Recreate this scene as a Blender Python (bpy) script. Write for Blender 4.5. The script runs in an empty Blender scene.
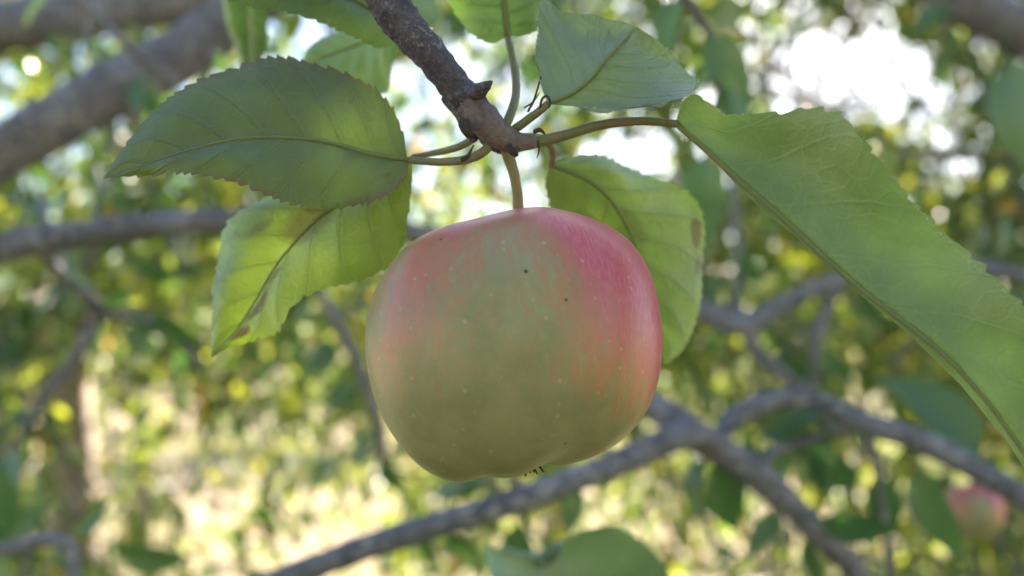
import bpy, bmesh, math, random
import numpy as np
from mathutils import Vector, Matrix, noise as mnoise

R = math.radians
rng = np.random.default_rng(11)
random.seed(11)
scene = bpy.context.scene
COL = scene.collection

# ------------------------------------------------------------------ camera
FPX = 887.0                                   # focal length in pixels of the 1024 px wide frame
CAM = Vector((0.0, 0.0, 1.5))
PITCH = R(5.0)
cam_d = bpy.data.cameras.new('camera')
cam = bpy.data.objects.new('camera', cam_d); COL.objects.link(cam)
cam.location = CAM
cam.rotation_euler = (R(90) + PITCH, 0, 0)
cam_d.sensor_width = 36.0
cam_d.lens = 36.0 * FPX / 1024.0
cam_d.clip_start = 0.01; cam_d.clip_end = 500.0
cam_d.dof.use_dof = True
cam_d.dof.focus_distance = 0.192
cam_d.dof.aperture_fstop = 7.0
scene.camera = cam

# ------------------------------------------------------------------ sky, sun, exposure
SUN_EL, SUN_AZ = R(36), R(21)                 # azimuth measured from the view direction towards the right
w = bpy.data.worlds.new('World'); scene.world = w; w.use_nodes = True
nt = w.node_tree
bg = nt.nodes['Background']
sky = nt.nodes.new('ShaderNodeTexSky'); sky.sky_type = 'NISHITA'; sky.sun_disc = False
sky.sun_elevation = SUN_EL; sky.sun_rotation = SUN_AZ
sky.air_density = 1.0; sky.dust_density = 1.0; sky.ozone_density = 1.0
nt.links.new(sky.outputs[0], bg.inputs[0]); bg.inputs[1].default_value = 0.068
sun_d = bpy.data.lights.new('sun', 'SUN'); sun_d.energy = 5.0; sun_d.angle = R(0.5); sun_d.color = (1.0, 0.90, 0.77)
sun = bpy.data.objects.new('sun', sun_d); COL.objects.link(sun)
SDIR = Vector((math.sin(SUN_AZ) * math.cos(SUN_EL), math.cos(SUN_AZ) * math.cos(SUN_EL), math.sin(SUN_EL)))
sun.rotation_euler = SDIR.to_track_quat('Z', 'Y').to_euler()
sun.location = (3, 8, 6)
scene.view_settings.view_transform = 'Standard'
scene.view_settings.look = 'None'
scene.view_settings.exposure = 2.5
scene.view_settings.gamma = 1.0
scene.view_settings.use_curve_mapping = False
scene.render.engine = 'CYCLES'
scene.cycles.use_denoising = True
scene.cycles.max_bounces = 5
scene.cycles.adaptive_threshold = 0.02
scene.cycles.diffuse_bounces = 3
scene.cycles.transmission_bounces = 6
scene.cycles.sample_clamp_indirect = 6.0

# ------------------------------------------------------------------ helpers
ROT = cam.rotation_euler.to_matrix()
RIGHT, UP, FWD = ROT @ Vector((1, 0, 0)), ROT @ Vector((0, 1, 0)), ROT @ Vector((0, 0, -1))
def P(x, y, d):
    return CAM + d * (FWD + RIGHT * ((x - 512.0) / FPX) + UP * ((288.0 - y) / FPX))
def proj(p):
    v = Vector(p) - CAM
    z = v.dot(FWD)
    if z < 1e-4: return None
    return (512 + FPX * v.dot(RIGHT) / z, 288 - FPX * v.dot(UP) / z, z)
RIGHT_N, UP_N, FWD_N, CAM_N = (np.array(v) for v in (RIGHT, UP, FWD, CAM))
def proj_np(a):
    v = a - CAM_N
    z = v @ FWD_N
    zz = np.where(z < 1e-3, 1e-3, z)
    return np.stack([512 + FPX * (v @ RIGHT_N) / zz, 288 - FPX * (v @ UP_N) / zz, z], 1)

def catmull(pts, n):
    """n points spread evenly by length along a smooth curve through pts (any dimension)"""
    a = np.array(pts, float)
    if len(a) == 2:
        t = np.linspace(0, 1, n)[:, None]
        return a[0] * (1 - t) + a[1] * t
    e = np.vstack([2 * a[0] - a[1], a, 2 * a[-1] - a[-2]])
    out = []
    for i in range(1, len(e) - 2):
        p0, p1, p2, p3 = e[i - 1], e[i], e[i + 1], e[i + 2]
        for t in np.linspace(0, 1, 24, endpoint=False):
            out.append(0.5 * (2 * p1 + (p2 - p0) * t + (2 * p0 - 5 * p1 + 4 * p2 - p3) * t * t + (3 * p1 - p0 - 3 * p2 + p3) * t ** 3))
    out.append(e[-2]); out = np.array(out)
    s = np.concatenate([[0], np.cumsum(np.linalg.norm(np.diff(out[:, :3], axis=0), axis=1))])
    q = np.linspace(0, s[-1], n)
    return np.stack([np.interp(q, s, out[:, k]) for k in range(out.shape[1])], 1)

def new_obj(name, me, mat=None, parent=None):
    o = bpy.data.objects.new(name, me); COL.objects.link(o)
    if mat is not None and me is not None and not me.materials: me.materials.append(mat)
    if parent is not None: o.parent = parent
    return o
def empty(name, loc=(0, 0, 0)):
    o = bpy.data.objects.new(name, None); COL.objects.link(o); o.location = loc
    o.empty_display_size = 0.02
    return o
def tag(o, label=None, cat=None, group=None, kind=None):
    if label: o['label'] = label
    if cat: o['category'] = cat
    if group: o['group'] = group
    if kind: o['kind'] = kind
    return o
def keep(child, parent):
    """parent without moving (thing roots are only translated)"""
    child.parent = parent
    child.matrix_parent_inverse = Matrix.Translation(-Vector(parent.location))

def smooth(me):
    me.polygons.foreach_set('use_smooth', [True] * len(me.polygons)); me.update()

def tube_data(pts, radii, seg=10, rough=0.0, rscale=60.0, closed=True, knobs=()):
    """vertices and faces of a tapered tube along world points; rough = relative lumpiness"""
    pts = [Vector(p) for p in pts]
    V, F = [], []
    n = len(pts)
    t0 = (pts[1] - pts[0]).normalized()
    ref = Vector((0, 0, 1)) if abs(t0.z) < 0.9 else Vector((1, 0, 0))
    nrm = t0.cross(ref).normalized()
    for i in range(n):
        t = (pts[min(i + 1, n - 1)] - pts[max(i - 1, 0)]).normalized()
        nrm = (nrm - t * nrm.dot(t)).normalized()
        b = t.cross(nrm)
        for k in range(seg):
            a = 2 * math.pi * k / seg
            dirv = nrm * math.cos(a) + b * math.sin(a)
            r = radii[i]
            if rough:
                q = (pts[i] + dirv * r) * rscale
                r *= 1 + rough * (mnoise.noise(q) + 0.5 * mnoise.noise(q * 2.3))
            V.append(pts[i] + dirv * r)
    for i in range(n - 1):
        for k in range(seg):
            k2 = (k + 1) % seg
            F.append((i * seg + k, i * seg + k2, (i + 1) * seg + k2, (i + 1) * seg + k))
    if closed:
        V.append(pts[0]); V.append(pts[-1] + (pts[-1] - pts[-2]).normalized() * radii[-1] * 0.6)
        c0, c1 = len(V) - 2, len(V) - 1
        for k in range(seg):
            k2 = (k + 1) % seg
            F.append((c0, k2, k)); F.append((c1, (n - 1) * seg + k, (n - 1) * seg + k2))
    return V, F
def tube(name, ctrl, mat, parent=None, n=24, seg=10, rough=0.0, rscale=60.0):
    """ctrl: rows of world x, y, z, radius"""
    c = catmull(ctrl, n)
    V, F = tube_data(c[:, :3], c[:, 3], seg, rough, rscale)
    me = bpy.data.meshes.new(name); me.from_pydata([tuple(v) for v in V], [], F); smooth(me)
    o = new_obj(name, me, mat)
    if parent is not None: keep(o, parent)
    return o
def px_ctrl(rows):
    """rows x, y, depth, radius in pixels at that depth -> world x, y, z, radius"""
    return [tuple(P(x, y, d)) + (r * d / FPX,) for x, y, d, r in rows]

# ------------------------------------------------------------------ node helpers
class NG:
    def __init__(self, name):
        self.m = bpy.data.materials.new(name); self.m.use_nodes = True
        self.t = self.m.node_tree; self.t.nodes.clear()
        self.out = self.n('ShaderNodeOutputMaterial')
    def n(self, kind, **kw):
        nd = self.t.nodes.new(kind)
        for k, v in kw.items(): setattr(nd, k, v)
        return nd
    def l(self, a, b): self.t.links.new(a, b)
    def val(self, sock, v):
        if hasattr(v, 'links') or isinstance(v, bpy.types.NodeSocket): self.l(v, sock)
        else: sock.default_value = v
    def math(self, op, a, b=None, c=None, clamp=False):
        nd = self.n('ShaderNodeMath', operation=op, use_clamp=clamp)
        self.val(nd.inputs[0], a)
        if b is not None: self.val(nd.inputs[1], b)
        if c is not None: self.val(nd.inputs[2], c)
        return nd.outputs[0]
    def mix(self, f, a, b, blend='MIX'):
        nd = self.n('ShaderNodeMix', data_type='RGBA', blend_type=blend)
        self.val(nd.inputs[0], f)
        self.val(nd.inputs[6], a if isinstance(a, bpy.types.NodeSocket) else tuple(a) + (1,) if len(a) == 3 else a)
        self.val(nd.inputs[7], b if isinstance(b, bpy.types.NodeSocket) else tuple(b) + (1,) if len(b) == 3 else b)
        return nd.outputs[2]
    def ramp(self, f, lo, hi):
        nd = self.n('ShaderNodeMapRange', interpolation_type='SMOOTHSTEP')
        self.l(f, nd.inputs[0]); nd.inputs[1].default_value = lo; nd.inputs[2].default_value = hi
        return nd.outputs[0]
    def noise(self, vec, scale, detail=3.0, rough=0.55):
        nd = self.n('ShaderNodeTexNoise')
        if vec is not None: self.l(vec, nd.inputs['Vector'])
        nd.inputs['Scale'].default_value = scale; nd.inputs['Detail'].default_value = detail; nd.inputs['Roughness'].default_value = rough
        return nd.outputs[0]
    def bump(self, h, strength, dist, normal=None):
        nd = self.n('ShaderNodeBump'); nd.inputs['Strength'].default_value = strength; nd.inputs['Distance'].default_value = dist
        self.l(h, nd.inputs['Height'])
        if normal is not None: self.l(normal, nd.inputs['Normal'])
        return nd.outputs[0]

def mat_hero_leaf(name, diff, trans, edge=None, spots=(), nveins=8, slant=0.22, blotch=0.45, veincol=None, gloss=0.05):
    """thin leaf: diffuse + translucent + faint gloss; UV = (along 0..1, across -1..1 stored 0..1)"""
    g = NG(name)
    uv = g.n('ShaderNodeUVMap').outputs[0]
    sep = g.n('ShaderNodeSeparateXYZ'); g.l(uv, sep.inputs[0])
    u = sep.outputs[0]; v = g.math('MULTIPLY_ADD', sep.outputs[1], 2.0, -1.0)
    av = g.math('ABSOLUTE', v)
    obj = g.n('ShaderNodeTexCoord').outputs['Object']
    n_mid = g.noise(obj, 90, 4); n_low = g.noise(obj, 28, 3); n_fine = g.noise(obj, 700, 2)
    # side veins: slanted lines leaving the midrib towards the tip
    ww = g.math('MULTIPLY_ADD', g.math('POWER', av, 0.85), -slant, u)
    ww = g.math('MULTIPLY_ADD', n_mid, 0.02, ww)
    sgn = g.math('MULTIPLY', g.math('SIGN', v), 0.25)
    ph = g.math('ADD', g.math('MULTIPLY', ww, float(nveins)), sgn)
    fr = g.math('ABSOLUTE', g.math('SUBTRACT', g.math('FRACT', ph), 0.5))     # 0 at a vein
    vein = g.math('SUBTRACT', 1.0, g.ramp(fr, 0.0, 0.055))
    veinsoft = g.math('SUBTRACT', 1.0, g.ramp(fr, 0.0, 0.28))
    # fine net between the veins
    vor = g.n('ShaderNodeTexVoronoi', feature='DISTANCE_TO_EDGE'); g.l(obj, vor.inputs['Vector']); vor.inputs['Scale'].default_value = 480
    net = g.math('SUBTRACT', 1.0, g.ramp(vor.outputs[0], 0.0, 0.12))
    vor2 = g.n('ShaderNodeTexVoronoi', feature='DISTANCE_TO_EDGE'); g.l(obj, vor2.inputs['Vector']); vor2.inputs['Scale'].default_value = 190
    net2 = g.math('SUBTRACT', 1.0, g.ramp(vor2.outputs[0], 0.0, 0.10))
    lighter = tuple(min(1, c * 1.45 + 0.02) for c in diff); darker = tuple(c * 0.62 for c in diff)
    vc = veincol or tuple(min(1, c * 1.35 + 0.035) for c in diff)
    c1 = g.mix(g.ramp(n_low, 0.35, 0.68), darker, lighter)
    c1 = g.mix(1 - blotch, c1, diff)
    c1 = g.mix(g.math('MULTIPLY', net, 0.16), c1, vc)
    c1 = g.mix(g.math('MULTIPLY', net2, 0.14), c1, vc)
    c1 = g.mix(g.math('MULTIPLY', vein, 0.22), c1, vc)
    t_hi = tuple(min(1, c * 1.3) for c in trans); t_lo = tuple(c * 0.65 for c in trans)
    c2 = g.mix(g.ramp(n_low, 0.33, 0.7), t_lo, t_hi)
    c2 = g.mix(g.math('MULTIPLY', g.ramp(n_mid, 0.4, 0.7), 0.35), c2, tuple(c * 0.6 for c in trans))
    c2 = g.mix(g.math('MULTIPLY', veinsoft, 0.3), c2, tuple(c * 0.4 for c in trans))
    c2 = g.mix(g.math('MULTIPLY', net, 0.3), c2, tuple(c * 0.45 for c in trans))
    if edge:                                                # rusty margin
        e = g.math('MULTIPLY', g.ramp(av, 0.86, 1.0), g.ramp(n_mid, 0.35, 0.6))
        c1 = g.mix(g.math('MULTIPLY', e, 0.7), c1, edge); c2 = g.mix(g.math('MULTIPLY', e, 0.7), c2, edge)
    for su, sv, ru, rv, amt in spots:                       # brown blights
        du = g.math('DIVIDE', g.math('SUBTRACT', u, su), ru); dv = g.math('DIVIDE', g.math('SUBTRACT', v, sv), rv)
        dd = g.math('SQRT', g.math('ADD', g.math('MULTIPLY', du, du), g.math('MULTIPLY', dv, dv)))
        dd = g.math('ADD', dd, g.math('MULTIPLY_ADD', n_mid, 2.2, -1.1))
        s = g.math('MULTIPLY', g.math('SUBTRACT', 1.0, g.ramp(dd, 0.35, 1.0)), amt)
        c1 = g.mix(s, c1, (0.07, 0.035, 0.015)); c2 = g.mix(s, c2, (0.05, 0.018, 0.006))
    speck = g.n('ShaderNodeTexVoronoi'); g.l(obj, speck.inputs['Vector']); speck.inputs['Scale'].default_value = 130
    sp = g.math('MULTIPLY', g.math('SUBTRACT', 1.0, g.ramp(speck.outputs[0], 0.05, 0.13)), g.ramp(n_low, 0.5, 0.62))
    c1 = g.mix(g.math('MULTIPLY', sp, 0.55), c1, (0.06, 0.035, 0.015)); c2 = g.mix(g.math('MULTIPLY', sp, 0.55), c2, (0.05, 0.02, 0.005))
    h = g.math('ADD', g.math('MULTIPLY', vein, 0.35), g.math('MULTIPLY', net2, 0.22))
    h = g.math('ADD', h, g.math('MULTIPLY', net, 0.12)); h = g.math('ADD', h, g.math('MULTIPLY', n_fine, 0.35))
    nb = g.bump(h, 0.55, 0.0004)
    d = g.n('ShaderNodeBsdfDiffuse'); g.l(c1, d.inputs[0]); g.l(nb, d.inputs['Normal'])
    t = g.n('ShaderNodeBsdfTranslucent'); g.l(c2, t.inputs[0]); g.l(nb, t.inputs['Normal'])
    ad = g.n('ShaderNodeAddShader'); g.l(d.outputs[0], ad.inputs[0]); g.l(t.outputs[0], ad.inputs[1])
    gl = g.n('ShaderNodeBsdfGlossy'); gl.inputs['Roughness'].default_value = 0.5; g.l(nb, gl.inputs['Normal'])
    fz = g.n('ShaderNodeLayerWeight'); fz.inputs[0].default_value = 0.35; g.l(nb, fz.inputs['Normal'])
    mx = g.n('ShaderNodeMixShader'); g.l(g.math('MULTIPLY_ADD', fz.outputs[1], 0.25, gloss), mx.inputs[0])
    g.l(ad.outputs[0], mx.inputs[1]); g.l(gl.outputs[0], mx.inputs[2]); g.l(mx.outputs[0], g.out.inputs[0])
    return g.m

def mat_far_leaf(name, diff_a, diff_b, tr_a, tr_b, island=False, gloss=0.06, old_amt=1.0):
    g = NG(name)
    if island: rnd = g.n('ShaderNodeNewGeometry').outputs['Random Per Island']
    else: rnd = g.n('ShaderNodeObjectInfo').outputs['Random']
    obj = g.n('ShaderNodeTexCoord').outputs['Object']
    nz = g.noise(obj, 40 if island else 5, 2)
    r2 = g.math('FRACT', g.math('MULTIPLY', rnd, 7.31))
    c1 = g.mix(rnd, diff_a, diff_b); c1 = g.mix(g.math('MULTIPLY', nz, 0.4), c1, tuple(c * 0.6 for c in diff_a))
    c2 = g.mix(g.math('POWER', r2, 2.0), tr_a, tr_b); c2 = g.mix(g.math('MULTIPLY', nz, 0.4), c2, tuple(c * 0.6 for c in tr_a))
    old = g.math('MULTIPLY', g.ramp(r2, 0.955, 0.985), old_amt)                          # a few yellowed leaves
    c1 = g.mix(old, c1, (0.28, 0.17, 0.04)); c2 = g.mix(old, c2, (0.45, 0.26, 0.04))
    d = g.n('ShaderNodeBsdfDiffuse'); g.l(c1, d.inputs[0])
    t = g.n('ShaderNodeBsdfTranslucent'); g.l(c2, t.inputs[0])
    ad = g.n('ShaderNodeAddShader'); g.l(d.outputs[0], ad.inputs[0]); g.l(t.outputs[0], ad.inputs[1])
    gl = g.n('ShaderNodeBsdfGlossy'); gl.inputs['Roughness'].default_value = 0.36
    fz = g.n('ShaderNodeLayerWeight'); fz.inputs[0].default_value = 0.3
    mx = g.n('ShaderNodeMixShader'); g.l(g.math('MULTIPLY_ADD', fz.outputs[0], 0.20, gloss), mx.inputs[0])
    g.l(ad.outputs[0], mx.inputs[1]); g.l(gl.outputs[0], mx.inputs[2]); g.l(mx.outputs[0], g.out.inputs[0])
    return g.m

def mat_bark(name, dark, light, lichen=None, scale=1.0, bumpd=0.0012, lich_lo=0.56):
    g = NG(name)
    obj = g.n('ShaderNodeTexCoord').outputs['Object']
    a = g.noise(obj, 60 * scale, 5, 0.65); b = g.noise(obj, 260 * scale, 4, 0.6); c = g.noise(obj, 25 * scale, 3)
    vor = g.n('ShaderNodeTexVoronoi', feature='DISTANCE_TO_EDGE'); g.l(obj, vor.inputs['Vector']); vor.inputs['Scale'].default_value = 170 * scale
    crack = g.math('SUBTRACT', 1.0, g.ramp(vor.outputs[0], 0.0, 0.12))
    col = g.mix(g.ramp(a, 0.32, 0.68), dark, light)
    col = g.mix(g.math('MULTIPLY', crack, 0.18), col, tuple(x * 0.45 for x in dark))
    col = g.mix(g.math('MULTIPLY', g.ramp(b, 0.45, 0.7), 0.4), col, tuple(min(1, x * 1.5) for x in light))
    if lichen:
        m = g.math('MULTIPLY', g.ramp(b, lich_lo - 0.04, lich_lo + 0.05), g.ramp(c, 0.42, 0.58))
        col = g.mix(g.math('MULTIPLY', m, 0.85), col, lichen)
    h = g.math('ADD', g.math('MULTIPLY', a, 0.8), g.math('MULTIPLY', b, 0.6)); h = g.math('MULTIPLY_ADD', crack, -0.18, h)
    p = g.n('ShaderNodeBsdfPrincipled'); g.l(col, p.inputs['Base Color']); p.inputs['Roughness'].default_value = 0.8
    p.inputs['Specular IOR Level'].default_value = 0.3
    g.l(g.bump(h, 0.9, bumpd), p.inputs['Normal']); g.l(p.outputs[0], g.out.inputs[0])
    return g.m

def mat_stalk(name, col_a, col_b, scale=300.0, rough=0.55):
    g = NG(name)
    obj = g.n('ShaderNodeTexCoord').outputs['Object']
    a = g.noise(obj, scale, 3); b = g.noise(obj, scale * 0.25, 2)
    col = g.mix(g.ramp(b, 0.35, 0.65), col_a, col_b)
    col = g.mix(g.math('MULTIPLY', g.ramp(a, 0.5, 0.75), 0.4), col, tuple(x * 0.5 for x in col_a))
    p = g.n('ShaderNodeBsdfPrincipled'); g.l(col, p.inputs['Base Color']); p.inputs['Roughness'].default_value = rough
    p.inputs['Subsurface Weight'].default_value = 0.15; p.inputs['Subsurface Radius'].default_value = (0.001, 0.001, 0.0004)
    g.l(g.bump(a, 0.4, 0.0003), p.inputs['Normal']); g.l(p.outputs[0], g.out.inputs[0])
    return g.m

def mat_apple(name):
    g = NG(name)
    obj = g.n('ShaderNodeTexCoord').outputs['Object']
    at = g.n('ShaderNodeAttribute', attribute_name='skin'); sp = g.n('ShaderNodeSeparateXYZ'); g.l(at.outputs['Vector'], sp.inputs[0])
    blush, az, hh = sp.outputs[0], sp.outputs[1], sp.outputs[2]
    wob = g.noise(obj, 60, 2)
    azw = g.math('MULTIPLY_ADD', wob, 0.035, az)
    def streak(fa, fh, det):
        c_ = g.n('ShaderNodeCombineXYZ'); g.l(g.math('MULTIPLY', azw, fa), c_.inputs[0]); g.l(g.math('MULTIPLY', hh, fh), c_.inputs[1])
        return g.noise(c_.outputs[0], 1.0, det, 0.62)
    st, st2 = streak(34.0, 3.2, 5), streak(150.0, 12.0, 4)                       # broken meridian stripes
    mott = g.noise(obj, 95, 4, 0.6); fine = g.noise(obj, 420, 3, 0.6)
    s = g.math('ADD', blush, g.math('MULTIPLY_ADD', st, 1.45, -0.725))
    s = g.math('ADD', s, g.math('MULTIPLY_ADD', st2, 0.95, -0.475))
    s = g.math('ADD', s, g.math('MULTIPLY_ADD', mott, 0.8, -0.4))
    s = g.math('ADD', s, g.math('MULTIPLY_ADD', fine, 0.55, -0.275))
    m = g.ramp(s, 0.0, 1.0)
    base = g.mix(g.ramp(mott, 0.35, 0.65), (0.275, 0.265, 0.135), (0.335, 0.318, 0.170))
    base = g.mix(g.math('MULTIPLY', g.ramp(hh, 0.1, 0.9), 0.4), base, (0.46, 0.42, 0.25))
    base = g.mix(g.math('MULTIPLY', g.ramp(fine, 0.45, 0.75), 0.12), base, (0.5, 0.5, 0.28))
    red = g.mix(g.ramp(st, 0.35, 0.65), (0.47, 0.13, 0.075), (0.49, 0.20, 0.10))
    deep = g.mix(g.ramp(st2, 0.3, 0.7), (0.55, 0.06, 0.125), (0.64, 0.15, 0.19))
    red = g.mix(g.ramp(g.math('MULTIPLY_ADD', s, 0.5, g.math('MULTIPLY', blush, 0.5)), 0.66, 1.25), red, deep)
    col = g.mix(g.math('MULTIPLY', m, 0.93), base, red)
    vor = g.n('ShaderNodeTexVoronoi'); g.l(obj, vor.inputs['Vector']); vor.inputs['Scale'].default_value = 380; vor.inputs['Randomness'].default_value = 1.0
    dsep = g.n('ShaderNodeSeparateColor'); g.l(vor.outputs['Color'], dsep.inputs[0])
    dot = g.math('MULTIPLY', g.math('SUBTRACT', 1.0, g.ramp(vor.outputs[0], 0.11, 0.21)), g.ramp(dsep.outputs[0], 0.45, 0.95))
    col = g.mix(g.math('MULTIPLY', dot, 0.26), col, (0.72, 0.58, 0.42))
    blk = g.math('MULTIPLY', g.math('SUBTRACT', 1.0, g.ramp(vor.outputs[0], 0.12, 0.20)), g.ramp(dsep.outputs[1], 0.985, 0.99))
    col = g.mix(blk, col, (0.05, 0.03, 0.02))
    # brown russet around the stalk
    rus = g.math('MULTIPLY', g.ramp(hh, 0.93, 1.02), g.ramp(mott, 0.35, 0.6))
    col = g.mix(g.math('MULTIPLY', rus, 0.3), col, (0.30, 0.19, 0.08))
    p = g.n('ShaderNodeBsdfPrincipled'); g.l(col, p.inputs['Base Color'])
    g.l(g.math('MULTIPLY_ADD', fine, 0.14, 0.29), p.inputs['Roughness'])
    p.inputs['Specular IOR Level'].default_value = 0.58
    p.inputs['Subsurface Weight'].default_value = 0.12; p.inputs['Subsurface Radius'].default_value = (0.006, 0.003, 0.0015)
    p.inputs['Sheen Weight'].default_value = 0.0
    hb = g.math('ADD', g.math('MULTIPLY', mott, 0.3), g.math('MULTIPLY', dot, 0.25)); hb = g.math('MULTIPLY_ADD', fine, 0.25, hb)
    g.l(g.bump(hb, 0.22, 0.0010), p.inputs['Normal']); g.l(p.outputs[0], g.out.inputs[0])
    return g.m

def mat_ground(name):
    g = NG(name)
    obj = g.n('ShaderNodeTexCoord').outputs['Object']
    a = g.noise(obj, 0.9, 5, 0.6); b = g.noise(obj, 9, 5, 0.65); c = g.noise(obj, 60, 3)
    col = g.mix(g.ramp(a, 0.38, 0.62), (0.36, 0.25, 0.18), (0.24, 0.20, 0.10))
    col = g.mix(g.math('MULTIPLY', g.ramp(b, 0.4, 0.68), 0.6), col, (0.50, 0.37, 0.25))
    col = g.mix(g.math('MULTIPLY', g.ramp(c, 0.5, 0.75), 0.35), col, (0.11, 0.085, 0.045))
    p = g.n('ShaderNodeBsdfPrincipled'); g.l(col, p.inputs['Base Color']); p.inputs['Roughness'].default_value = 0.95
    g.l(g.bump(b, 0.8, 0.05), p.inputs['Normal']); g.l(p.outputs[0], g.out.inputs[0])
    return g.m

M = {}
M['ground'] = mat_ground('ground_soil')
M['twig_bark'] = mat_bark('twig_bark', (0.062, 0.054, 0.068), (0.130, 0.112, 0.136), (0.29, 0.25, 0.29), 3.2, 0.0009, 0.56)
M['knot_bark'] = mat_bark('knot_bark', (0.115, 0.085, 0.085), (0.20, 0.155, 0.15), (0.27, 0.23, 0.24), 3.0, 0.0005, 0.6)
M['bark'] = mat_bark('grey_bark', (0.105, 0.098, 0.115), (0.235, 0.222, 0.25), (0.38, 0.36, 0.35), 0.6, 0.0012)
M['trunk_bark'] = mat_bark('trunk_bark', (0.40, 0.31, 0.27), (0.58, 0.46, 0.40), (0.36, 0.33, 0.28), 0.3, 0.008)
M['stalk'] = mat_stalk('leaf_stalk_green', (0.19, 0.20, 0.095), (0.24, 0.20, 0.125))
def mat_rib(name, diff, trans):
    g = NG(name)
    nz = g.noise(g.n('ShaderNodeTexCoord').outputs['Object'], 300, 3)
    d = g.n('ShaderNodeBsdfDiffuse'); g.l(g.mix(nz, tuple(c * .8 for c in diff), diff), d.inputs[0])
    t = g.n('ShaderNodeBsdfTranslucent'); g.l(g.mix(nz, tuple(c * .8 for c in trans), trans), t.inputs[0])
    ad = g.n('ShaderNodeAddShader'); g.l(d.outputs[0], ad.inputs[0]); g.l(t.outputs[0], ad.inputs[1]); g.l(ad.outputs[0], g.out.inputs[0])
    return g.m
M['rib'] = mat_rib('leaf_rib', (0.20, 0.23, 0.12), (0.22, 0.25, 0.09))
M['vein'] = mat_rib('leaf_vein', (0.13, 0.18, 0.075), (0.28, 0.34, 0.09))
M['apple_stalk'] = mat_stalk('apple_stalk', (0.20, 0.17, 0.07), (0.27, 0.22, 0.10), 220)
M['dry'] = mat_stalk('dry_brown', (0.035, 0.024, 0.016), (0.08, 0.05, 0.035), 400, 0.8)
M['hair'] = mat_stalk('pale_down', (0.55, 0.55, 0.48), (0.65, 0.64, 0.58), 400, 0.7)
M['apple'] = mat_apple('apple_skin')
FD = dict(diff_a=(0.026, 0.062, 0.030), diff_b=(0.062, 0.105, 0.036), tr_a=(0.055, 0.14, 0.016), tr_b=(0.56, 0.56, 0.035), gloss=0.06)
M['leaf_far'] = mat_far_leaf('orchard_leaf', **FD)
M['leaf_mass'] = mat_far_leaf('orchard_leaf_mass', **FD, island=True)
M['leaf_mid'] = mat_far_leaf('dark_green_leaf', (0.035, 0.085, 0.045), (0.06, 0.115, 0.05), (0.06, 0.13, 0.025), (0.10, 0.17, 0.03), old_amt=0.0)  # dark green leaves of the nearer branches
M['grass'] = mat_far_leaf('dry_grass', (0.30, 0.24, 0.10), (0.16, 0.19, 0.05), (0.22, 0.18, 0.06), (0.14, 0.18, 0.03), island=True, gloss=0.03)

# ------------------------------------------------------------------ ground
def build_ground():
    n = 90
    xs = np.concatenate([-np.geomspace(200, 0.4, n // 2), np.geomspace(0.4, 200, n // 2)])
    ys = np.concatenate([np.linspace(-30, -1, 8), np.linspace(0, 25, 60), np.geomspace(27, 300, 20)])
    V = []
    for y in ys:
        for x in xs:
            z = 0.06 * mnoise.noise((x * 0.5, y * 0.5, 3.1)) + 0.03 * mnoise.noise((x * 1.7, y * 1.7, 0))
            V.append((x, y, z))
    nx = len(xs)
    F = [(j * nx + i, j * nx + i + 1, (j + 1) * nx + i + 1, (j + 1) * nx + i) for j in range(len(ys) - 1) for i in range(nx - 1)]
    me = bpy.data.meshes.new('ground'); me.from_pydata(V, [], F); smooth(me)
    o = new_obj('ground', me, M['ground']); tag(o, kind='structure')
def ground_z(x, y):
    return 0.06 * mnoise.noise((x * 0.5, y * 0.5, 3.1)) + 0.03 * mnoise.noise((x * 1.7, y * 1.7, 0))
build_ground()

# ------------------------------------------------------------------ leaf templates and placing
def leaf_template(droop, fold, wid, twist, seed, rows=7, stalk=True):
    """a pointed oval leaf of unit length along +Y, folded along the midrib; with its stalk"""
    r = random.Random(seed)
    V, F = [], []
    ys = np.linspace(0, 1, rows)
    for i, y in enumerate(ys):
        w_ = wid * (math.sin(math.pi * min(1, y ** 0.8)) ** 0.75) * (1 - 0.25 * y) if 0 < i < rows - 1 else 0.004
        zc = -droop * y * y
        wob = 0.03 * r.uniform(-1, 1); a = twist * (y - 0.4)
        for s in (-1, -0.5, 0, 0.5, 1):
            x = s * w_; z = fold * abs(s) * w_ + 0.02 * math.sin(9 * y + s * 2 + seed) * abs(s) + wob * s * 0.5
            V.append((x * math.cos(a) - z * math.sin(a), 0.28 + y, zc + x * math.sin(a) + z * math.cos(a)))
    for i in range(rows - 1):
        for k in range(4):
            F.append((i * 5 + k, i * 5 + k + 1, (i + 1) * 5 + k + 1, (i + 1) * 5 + k))
    if stalk:
        b = len(V)
        for y, z in ((0, 0.05), (0.15, 0.015), (0.30, 0.0)):
            V += [(-0.010, y, z), (0.010, y, z), (0.0, y, z - 0.016)]
        for j in range(2):
            q = b + j * 3
            F += [(q, q + 1, q + 4, q + 3), (q + 1, q + 2, q + 5, q + 4), (q + 2, q, q + 3, q + 5)]
    return np.array(V, float), F
TEMPL = [leaf_template(0.22, 0.30, 0.27, 0.5, 1), leaf_template(0.10, 0.55, 0.30, -0.6, 2), leaf_template(0.34, 0.15, 0.25, 0.25, 3), leaf_template(0.05, 0.40, 0.23, -0.2, 4)]
LOW = [leaf_template(0.20, 0.35, 0.29, 0.4, 5, 4, False), leaf_template(0.06, 0.5, 0.26, -0.4, 6, 4, False)]
def templ_mesh(mat, tag_):
    out = []
    for k, (V, F) in enumerate(TEMPL):
        me = bpy.data.meshes.new('leaf_%s' % tag_); me.from_pydata([tuple(v) for v in V], [], F); smooth(me); me.materials.append(mat); out.append(me)
    return out
ME_FAR, ME_MID = templ_mesh(M['leaf_far'], 'orchard'), templ_mesh(M['leaf_mid'], 'shaded')

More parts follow.
